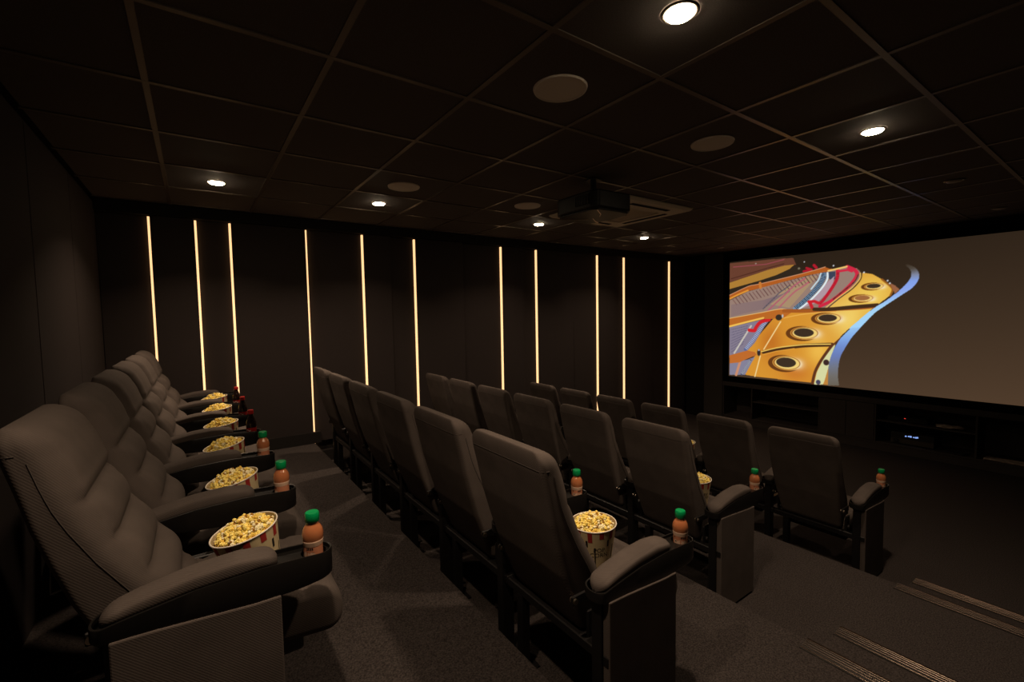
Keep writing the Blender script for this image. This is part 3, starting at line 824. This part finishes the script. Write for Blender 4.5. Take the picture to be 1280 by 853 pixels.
def arm_outline(hw=.046, x0=.15, x1=.69, n=14):
    P = []; r = hw
    for k in range(n+1): a = -PI/2+PI*k/n; P.append((x1-r+r*math.cos(a), r*math.sin(a)))
    for k in range(1, 16): P.append((x1-r-(x1-x0-r-.03)*k/16, hw))
    for k in range(n+1): a = PI/2+PI*k/n; P.append((x0+.03+.03*math.cos(a), (hw-.0)*math.sin(a)))
    for k in range(1, 16): P.append((x0+.03+(x1-x0-r-.03)*k/16, -hw))
    return P
CUPX = .640
def arm_body_bm():
    bm = bmesh.new()
    O = arm_outline(); I = arm_outline(.0405, .1555, .6845)
    lo = [bm.verts.new((x, y*.93, arm_zb(x))) for x, y in O]
    lo2 = [bm.verts.new((x, y, arm_zb(x)+.008)) for x, y in O]
    up = [bm.verts.new((x, y, arm_zt(x)-.002)) for x, y in O]
    up2 = [bm.verts.new((x*.998+.001, y*.97, arm_zt(x))) for x, y in O]
    inn = [bm.verts.new((x, y, arm_zt(x)-.001)) for x, y in I]
    inl = [bm.verts.new((x, y, arm_zt(x)-.012)) for x, y in I]
    n = len(O)
    for A, B in ((lo, lo2), (lo2, up), (up, up2), (up2, inn), (inn, inl)):
        for k in range(n): bm.faces.new((A[k], A[(k+1) % n], B[(k+1) % n], B[k]))
    bm.faces.new(lo[::-1])
    return bm
def arm_tray_bm():
    """recessed tray with the round cup well at the front"""
    bm = bmesh.new(); N = 36; R = .0345; c = (CUPX, 0.)
    outer = []; inner = []; well = []; wb_ = []
    for k in range(N):
        a = 2*PI*k/N; dx, dy = math.cos(a), math.sin(a)
        tmax = 9
        if dx < 0: tmax = min(tmax, (CUPX-.50)/-dx)
        if abs(dy) > 1e-6: tmax = min(tmax, .0405/abs(dy))
        x, y = c[0]+dx*tmax, c[1]+dy*tmax
        cc = .6845-.0405
        if x > cc:
            # meet the rounded front
            bq = (c[0]-cc)*dx; t_ = -bq+math.sqrt(max(0, bq*bq-((c[0]-cc)**2-.0405**2))); x, y = c[0]+dx*t_, c[1]+dy*t_
        outer.append(bm.verts.new((x, y, arm_zt(x)-.0115)))
        inner.append(bm.verts.new((c[0]+dx*R, c[1]+dy*R, arm_zt(c[0])-.0105)))
        well.append(bm.verts.new((c[0]+dx*R*.93, c[1]+dy*R*.93, arm_zt(c[0])-.062)))
    for A, B in ((outer, inner), (inner, well)):
        for k in range(N): bm.faces.new((A[k], A[(k+1) % N], B[(k+1) % N], B[k]))
    bm.faces.new(well)
    return bm
def arm_pad_bm():
    secs = []; x0, x1 = .168, .545
    n = 30
    for k in range(n+1):
        s = k/n; x = x0+(x1-x0)*(.5-.5*math.cos(PI*s)); e = min((x-x0)/.035, (x1-x)/.035, 1.); w = math.sqrt(max(0.0001, 1-(1-e)**2))
        top = interp(x, [x0, .24, .35, .45, x1], [.612, .634, .655, .661, .650])
        zb = arm_zt(x)-.014; zt = zb+(top-zb)*(.35+.65*w)
        secs.append((x, (zt+zb)/2, (zt-zb)/2, .041*max(.12, w), .02))
    return loft_x(secs, lambda x, q, hy: -.006*(q/.043)**2, na=8)
SEAT_PARTS = None
def build_arm(parent, yo, first_meshes=None):
    """one armrest: plastic body, tray and cup well, fabric pad"""
    if not first_meshes:
        a = obj('armrest', arm_body_bm(), M['plastic']); smooth_angle(a, 35)
        b = obj('cup_holder', arm_tray_bm(), M['plastic']); smooth_angle(b, 35)
        c = obj('arm_pad', arm_pad_bm(), M['fabric_arm'], None, True)
        first_meshes = [a.data, b.data, c.data]
        objs = [a, b, c]
    else:
        objs = [link(n, me, None) for n, me in zip(('armrest', 'cup_holder', 'arm_pad'), first_meshes)]
    objs[0].parent = parent; objs[0].location = (0, yo, 0)
    objs[1].parent = objs[0]; objs[2].parent = objs[0]
    return first_meshes
def build_standard(parent, yo, seatlevel=0., meshes=None):
    """steel post with foot plate carrying arm, seat and back"""
    bm = bmesh.new()
    bx(bm, .175, .235, -.022, .022, .0, .546, .003)
    bx(bm, .13, .30, -.035, .035, 0, .006)
    bx(bm, .235, .50, -.014, .014, .38, .43, .003)
    bx(bm, .44, .49, -.014, .014, .42, .535, .003)
    o = obj('post', bm, M['steel'], parent); o.location = (0, yo, 0)
    return o
PITCH = .583
arm_meshes = None
def make_seat():
    global arm_meshes
    t = thing('cinema_seat', 'x', 'seat')
    b = obj('backrest', backrest_mesh(), M['fabric'], t, True)
    # seam round the top of the back and down the sides, lying on the flat faces
    z = .990; xr, hw = interp(z, Zs, REAR), interp(z, Zs, HALF)
    ring = [(xr+.03, hw, z), (xr+.02, hw, z), (xr+.0058, hw-.0058, z), (xr, hw-.02, z), (xr, 0, z), (xr, -hw+.02, z), (xr+.0058, -hw+.0058, z), (xr+.02, -hw, z), (xr+.03, -hw, z)]
    obj('top_seam', tube_bm(ring, .0016, 6), M['thread'], b)
    for s in (-1, 1):
        pts = []
        for z in np.arange(.40, .985, .03):
            xr, xf, hw = interp(z, Zs, REAR), interp(z, Zs, FRONT), interp(z, Zs, HALF)
            pts.append((xf-min(.05, (xf-xr)*.475)-.004, s*hw, z))
        obj('side_seam', tube_bm(pts, .0016, 6), M['thread'], b)
    obj('seat_cushion', cushion_mesh(), M['fabric'], t, True)
    bm = bmesh.new()
    bx(bm, .27, .62, -.205, .205, .262, .318, .012, 2)
    bx(bm, .24, .36, -.15, .15, .285, .33, .008, 2)
    obj('seat_pan', bm, M['plastic'], t)
    bm = bmesh.new(); bx(bm, .185, .225, -PITCH/2-.046, PITCH/2-.0465, .325, .362, .004)
    obj('crossbar', bm, M['steel'], t)
    for s in (-1, 1):
        bm = bmesh.new(); y = s*.222
        bx(bm, .13, .24, y-.005, y+.005, .50, .535, .003)
        bx(bm, .20, .26, y-.006, y+.006, .36, .46, .004)
        k = obj('hinge_bracket', bm, M['steel'], t)
        bm = lathe_bm([(.010, -.012), (.010, .012)], 14); bm.transform(Matrix.Translation((.142, y, .5175)) @ Matrix.Rotation(PI/2, 4, 'X'))
        obj('bolt', bm, M['bright'], k)
        bm = lathe_bm([(.014, -.015), (.014, .015)], 14); bm.transform(Matrix.Translation((.232, y-.0*s, .385)) @ Matrix.Rotation(PI/2, 4, 'X'))
        obj('bolt', bm, M['device'], k)
    bm = bmesh.new(); bx(bm, .185, .225, .14, .18, .0, .33, .003); bx(bm, .15, .26, .12, .20, 0, .006)
    obj('leg', bm, M['steel'], t)
    build_standard(t, -PITCH/2)
    arm_meshes = build_arm(t, -PITCH/2)
    return t
def end_panel_bm(s):
    """upholstered closing panel below an end armrest, top edge following the arm"""
    bm = bmesh.new(); xs = [.188, .22, .28, .34, .41, .48, .545]
    y0, y1 = (-.050, -.012) if s < 0 else (.012, .050)
    g = []
    for y in (y0, y1):
        g.append([[bm.verts.new((x, y, z)) for x in xs] for z in (.012, .28, None) if z is not None] + [[bm.verts.new((x, y, arm_zb(x)+.003)) for x in xs]])
    for a in g:
        for r in range(2):
            for k in range(len(xs)-1): bm.faces.new((a[r][k], a[r][k+1], a[r+1][k+1], a[r+1][k]))
    A, B = g
    for r in range(2):
        for c in (0, -1): bm.faces.new((A[r][c], A[r+1][c], B[r+1][c], B[r][c]))
    for r in (0, 2):
        for k in range(len(xs)-1): bm.faces.new((A[r][k], A[r][k+1], B[r][k+1], B[r][k]))
    bmesh.ops.recalc_face_normals(bm, faces=bm.faces[:])
    es = [e for e in bm.edges if len(e.link_faces) == 2 and e.calc_face_angle(0) > 1.]
    bmesh.ops.bevel(bm, geom=es, offset=.004, segments=2, profile=.5, affect='EDGES')
    return bm
seat0 = make_seat()
ROWS = [('back row', -.385, 1.69, LV[0]), ('second row from the back', .872, 1.325, LV[1]), ('third row from the back', 2.144, 1.675, LV[2]), ('front row', 3.44, 1.405, LV[3])]
ordn = ['seat at the aisle end', 'second seat from the aisle end', 'third seat from the aisle end', 'fourth seat from the aisle end', 'fifth seat from the aisle end', 'far end seat by the lit wall']
look = [[', large in the left foreground, bucket and orange juice', ', with popcorn bucket and orange juice', ', with popcorn bucket and orange juice', ', with popcorn bucket and cola', ', with popcorn bucket and cola', ', with popcorn bucket and cola'],
        [', back turned, popcorn on it, large in the middle foreground']+[', seen from behind']*5, [', popcorn bucket on it, seen from behind']+[', seen from behind']*5, [', standing alone at the right, seen from behind']+[', seen from behind']*5]
pm = {}; ends = []
for ri, (rn, bxx, yc, lv) in enumerate(ROWS):
    for k in range(6):
        lb = 'grey brown cinema seat, %s, %s%s' % (rn, ordn[k], look[ri][k])
        lb = ' '.join(lb.split()[:16]).rstrip(',')
        loc = (bxx, yc+k*PITCH, lv)
        if ri == 0 and k == 0: s = seat0; s.location = loc; s['label'] = lb; s['group'] = 'seats in the back row'
        else: s = copy_tree(seat0, lb, loc, 0, 'seats in the '+rn)
        ends.append((s, k)) if k in (0, 5) else None
for s, k in ends:
    sg = -1 if k == 0 else 1
    if sg not in pm:
        o = obj('end_panel', end_panel_bm(sg), M['fabric']); pm[sg] = o.data
    else: o = link('end_panel', pm[sg], None)
    o.parent = s; o.location = (0, sg*PITCH/2, 0)
    if k == 5:
        build_standard(s, PITCH/2); build_arm(s, PITCH/2, arm_meshes)
# ------------------------------------------------------------------ bottles
def at_arm(ri, k):
    rn, bxx, yc, lv = ROWS[ri]
    return (bxx+CUPX, yc-PITCH/2+k*PITCH, lv+arm_zt(CUPX)-.062+.0005)
def juice(label):
    t = thing('juice_bottle', label, 'bottle', group='orange juice bottles in cup holders')
    obj('body', lathe_bm([(.018, 0), (.024, .002), (.0255, .010), (.0258, .078), (.0272, .088), (.0290, .099), (.0292, .110), (.0262, .123), (.0200, .133), (.0152, .139), (.0150, .146)], 30), M['juice'], t, True)
    l = obj('label', lathe_bm([(.0262, .018), (.0263, .080)], 30, cap=False), M['label_orange'], t, True)
    obj('label_band', lathe_bm([(.0267, .076), (.0281, .087), (.0284, .090), (.0272, .092)], 30, cap=False), M['label_cream'], l, True)
    bm = bmesh.new()
    for k, (a0, a1, z0, z1) in enumerate(((3.6, 3.72, 0.0670, 0.0740), (3.75, 3.9, 0.0680, 0.0750), (3.95, 4.1, 0.0670, 0.07405), (4.15, 4.3, 0.0670, 0.0740), (2.6, 2.75, 0.0670, 0.0740), (2.8, 3.0, .053, .058))):
        vs = [bm.verts.new((.02665*math.cos(a), .02665*math.sin(a), z)) for a, z in ((a0, z0), (a1, z0), (a1, z1), (a0, z1))]
        bm.faces.new(vs)
    obj('lettering', bm, M['ink'], l)
    bm = bmesh.new()
    for a0, zc, r in ((3.55, .054, .010), (4.2, .052, .009), (2.9, .053, .009)):
        vs = [bm.verts.new((.02668*math.cos(a0+math.cos(q*PI/5)*r/.0266), .02668*math.sin(a0+math.cos(q*PI/5)*r/.0266), zc+math.sin(q*PI/5)*r)) for q in range(10)]
        bm.faces.new(vs)
    obj('fruit_print', bm, M['label_cream'], l)
    cap = []
    bm = bmesh.new(); n = 48; rings = []
    for r, z in ((.0178, .143), (.0190, .145), (.0190, .168), (.0172, .171), (.001, .171)):
        rings.append([bm.verts.new(((r+(.0006 if (k % 2 and .144 < z < .17) else 0))*math.cos(2*PI*k/n), (r+(.0006 if (k % 2 and .144 < z < .17) else 0))*math.sin(2*PI*k/n), z)) for k in range(n)])
    for a, b in zip(rings, rings[1:]):
        for k in range(n): bm.faces.new((a[k], a[(k+1) % n], b[(k+1) % n], b[k]))
    bm.faces.new(rings[0][::-1]); bm.faces.new(rings[-1])
    o = obj('cap', bm, M['cap_green'], t); smooth_angle(o, 40)
    return t
def cola(label):
    t = thing('cola_bottle', label, 'bottle', group='cola bottles in cup holders')
    obj('body', lathe_bm([(.020, 0), (.0265, .004), (.0275, .02), (.0255, .04), (.0245, .055), (.0265, .075), (.0285, .092), (.0270, .110), (.0210, .132), (.0145, .150), (.0125, .160), (.0125, .166)], 30), M['cola'], t, True)
    l = obj('label', lathe_bm([(.0262, .052), (.0268, .066), (.0282, .080)], 30, cap=False), M['label_red'], t, True)
    bm = bmesh.new(); n = 18
    for k in range(n):
        a0 = 2.6+1.9*k/n; a1 = 2.6+1.9*(k+1)/n
        z = lambda a: .066+.004*math.sin(a*7)
        vs = [bm.verts.new((.0286*math.cos(a), .0286*math.sin(a), zz)) for a, zz in ((a0, z(a0)-.002), (a1, z(a1)-.002), (a1, z(a1)+.002), (a0, z(a0)+.002))]
        bm.faces.new(vs)
    obj('label_swirl', bm, M['white'], l)
    o = obj('cap', lathe_bm([(.0150, .162), (.0158, .164), (.0158, .183), (.0142, .186)], 30), M['cap_red'], t); smooth_angle(o, 40)
    return t
J = [(0, 0, 'green-capped orange juice bottle nearest the camera, on the front left armrest'),
     (0, 1, 'green-capped juice bottle on the back row armrest second from the aisle'),
     (0, 2, 'green-capped juice bottle on the back row armrest third from the aisle, beside the colas'),
     (1, 0, 'green-capped juice bottle on the end armrest of the second row, centre right foreground'),
     (1, 1, 'green-capped juice bottle showing beside the large middle seat back'),
     (2, 0, 'green-capped juice bottle on the end armrest of the third row'),
     (3, 0, 'green-capped juice bottle at far right, on the end armrest of the front row')]
j0 = juice(J[0][2]); j0.location = at_arm(0, 0); j0.rotation_euler = (0, 0, .2)
for n_, (ri, k, lb) in enumerate(J[1:]): copy_tree(j0, lb, at_arm(ri, k), .35*n_-.5)
c0 = cola('red-capped cola bottle nearest of the three on the back row armrests'); c0.location = at_arm(0, 3)
copy_tree(c0, 'red-capped cola bottle, middle of the three on the back row armrests', at_arm(0, 4), .3)
copy_tree(c0, 'red-capped cola bottle, farthest of the three on the back row armrests', at_arm(0, 5), .6)

# ------------------------------------------------------------------ popcorn buckets
BH, R0, R1 = .168, .066, .0925
def bucket_r(z): return R0+(R1-R0)*z/BH
def arc_patch(bm, a0, a1, z0, z1, off=.0006, n=4):
    g = [[bm.verts.new(((bucket_r(z)+off)*math.cos(a0+(a1-a0)*k/n), (bucket_r(z)+off)*math.sin(a0+(a1-a0)*k/n), z)) for k in range(n+1)] for z in (z0, z1)]
    for k in range(n): bm.faces.new((g[0][k], g[0][k+1], g[1][k+1], g[1][k]))
def glyph_mesh(text, ang, zc, size, z_off=.0008):
    cu = bpy.data.curves.new('t', 'FONT'); cu.body = text; cu.size = size; cu.align_x = 'CENTER'; cu.align_y = 'CENTER'; cu.resolution_u = 3
    o = bpy.data.objects.new('t', cu); COL.objects.link(o)
    bpy.context.view_layer.update()
    me = bpy.data.meshes.new_from_object(o.evaluated_get(bpy.context.evaluated_depsgraph_get()))
    bm = bmesh.new(); bm.from_mesh(me)
    bmesh.ops.triangulate(bm, faces=bm.faces[:])
    bmesh.ops.subdivide_edges(bm, edges=[e for e in bm.edges if e.calc_length() > size*.4], cuts=2)
    for v in bm.verts:
        z = zc+v.co.y; r = bucket_r(z)+z_off; a = ang+v.co.x/r
        v.co = Vector((r*math.cos(a), r*math.sin(a), z))
    bpy.data.objects.remove(o)
    return bm
def kernels_mesh():
    rnd = random.Random(3); vs = []; fs = []; cols = []
    ico = bmesh.new(); bmesh.ops.create_icosphere(ico, subdivisions=1, radius=1.)
    iv = [v.co.copy() for v in ico.verts]; ifc = [[v.index for v in f.verts] for f in ico.faces]; ico.free()
    pts = []
    R = R1-.0165
    tries = 0
    while len(pts) < 235 and tries < 20000:
        tries += 1
        r = R*math.sqrt(rnd.random()); a = rnd.random()*2*PI
        z = BH-.010+.034*(1-(r/R)**2)+rnd.uniform(-.010, .006)
        p = Vector((r*math.cos(a), r*math.sin(a), z))
        if all((p-q).length > .0092 for q in pts): pts.append(p)
    pts.append(Vector((.02, .03, BH+.024))); pts.append(Vector((-.035, .02, BH+.022))); pts.append(Vector((-.04, -.04, BH+.014)))
    for p in pts:
        warm = rnd.random()
        for b in range(rnd.randint(4, 6)):
            d = Vector((rnd.gauss(0, 1), rnd.gauss(0, 1), rnd.gauss(0, 1))).normalized()*.0060
            s = rnd.uniform(.0040, .0066); base = len(vs)
            if warm < .22: c = (.95, .88, .56)
            elif warm < .8: c = (.95, .78, .22)
            else: c = (.88, .62, .12)
            if b == 0 and rnd.random() < .22: c = (.34, .17, .03)
            k = rnd.uniform(.85, 1.1); c = tuple(v*k for v in c)
            for v in iv:
                vs.append(tuple(p+d+v*s*rnd.uniform(.82, 1.15))); cols.append((*c, 1))
            fs += [[base+i for i in f] for f in ifc]
    me = mesh('popcorn', vs, fs)
    ca = me.color_attributes.new('Col', 'FLOAT_COLOR', 'POINT')
    ca.data.foreach_set('color', [x for c in cols for x in c])
    return me
def bucket(label):
    t = thing('popcorn_bucket', label, 'popcorn bucket', group='popcorn buckets on the seats')
    obj('cup', lathe_bm([(R0-.002, .004), (R0, 0), (R1, BH), (R1-.0015, BH), (R0-.0015, .004)], 48, cap=True), M['paper_cream'], t, True)
    c = t.children[0]; c.data.set_sharp_from_angle(angle=.6)
    obj('rolled_rim', tube_bm([(R1*math.cos(2*PI*k/56), R1*math.sin(2*PI*k/56), BH) for k in range(56)], .0024, 8, True), M['white'], t, True)
    for k in range(12):
        bm = bmesh.new(); arc_patch(bm, 2*PI*k/12, 2*PI*k/12+.20, BH-.030-(k % 3)*.008, BH-.004)
        obj('red_stripe', bm, M['paper_red'], c)
    for k in range(6):
        a = 2*PI*k/6+.4
        for v in ((a, a+.10, .100, .128), (a+.4, a+.47, .0, .10)):
            bm = bmesh.new(); arc_patch(bm, *v); obj('dark_bar', bm, M['ink'], c)
    for k, (tx, z, s) in enumerate((('POP', .088, .026), ('CORN', .066, .026))):
        for a in (-2.25, 0., 2.1): obj('lettering', glyph_mesh(tx, a, z, s), M['ink'], c)
    kr = link('popcorn', kernels_mesh(), M['popcorn'], t); kr['kind'] = 'stuff'
    bm = lathe_bm([(R1-.006, BH-.03), (R1-.010, BH-.014), (.04, BH+.002), (.001, BH+.008)], 24); kb = obj('popcorn_bed', bm, M['popcorn_bed'], t); kb['kind'] = 'stuff'
    return t
def on_seat(ri, k, dx=.475, dy=-.07):
    rn, bxx, yc, lv = ROWS[ri]
    return (bxx+dx, yc+k*PITCH+dy, lv+.463)
PB = [(0, 0, 'popcorn bucket nearest the camera, on the first back-row seat', .515, -.09), (0, 1, 'popcorn bucket on the second back-row seat from the aisle', .515, -.12),
      (0, 2, 'popcorn bucket on the third back-row seat, beside the last juice bottle', .515, -.09), (0, 3, 'popcorn bucket on the fourth back-row seat, beside the nearest cola', .515, -.08),
      (0, 4, 'popcorn bucket on the fifth back-row seat from the aisle', .515, -.07), (0, 5, 'farthest popcorn bucket of the back row, by the lit wall', .515, -.07),
      (1, 0, 'popcorn bucket with lettering on the large middle seat seen from behind', .445, -.02), (2, 0, 'popcorn bucket half hidden behind the end seat of the third row', .445, -.02),
      (3, 1, 'popcorn bucket glimpsed between the two nearest front-row seat backs', .445, .035), (3, 2, 'popcorn bucket glimpsed beside the third front-row seat back', .445, .03)]
b0 = None
spins = [-1.2, -.6, .2, 1.1, 2., 2.7, -2.1, .4, 1.2, 2.]
for n_, (ri, k, lb, dx, dy) in enumerate(PB):
    loc = Vector(on_seat(ri, k, dx, dy)); tilt = (-.20 if n_ < 3 else -.13) if ri == 0 else -.03   # the back-row buckets lean back on the cushion
    loc.z += .066*math.sin(-tilt)*1.04
    if b0 is None: b = b0 = bucket(lb); b.location = loc
    else: b = copy_tree(b0, lb, loc)
    b.rotation_euler = (Matrix.Rotation(tilt, 3, 'Y') @ Matrix.Rotation(spins[n_], 3, 'Z')).to_euler()
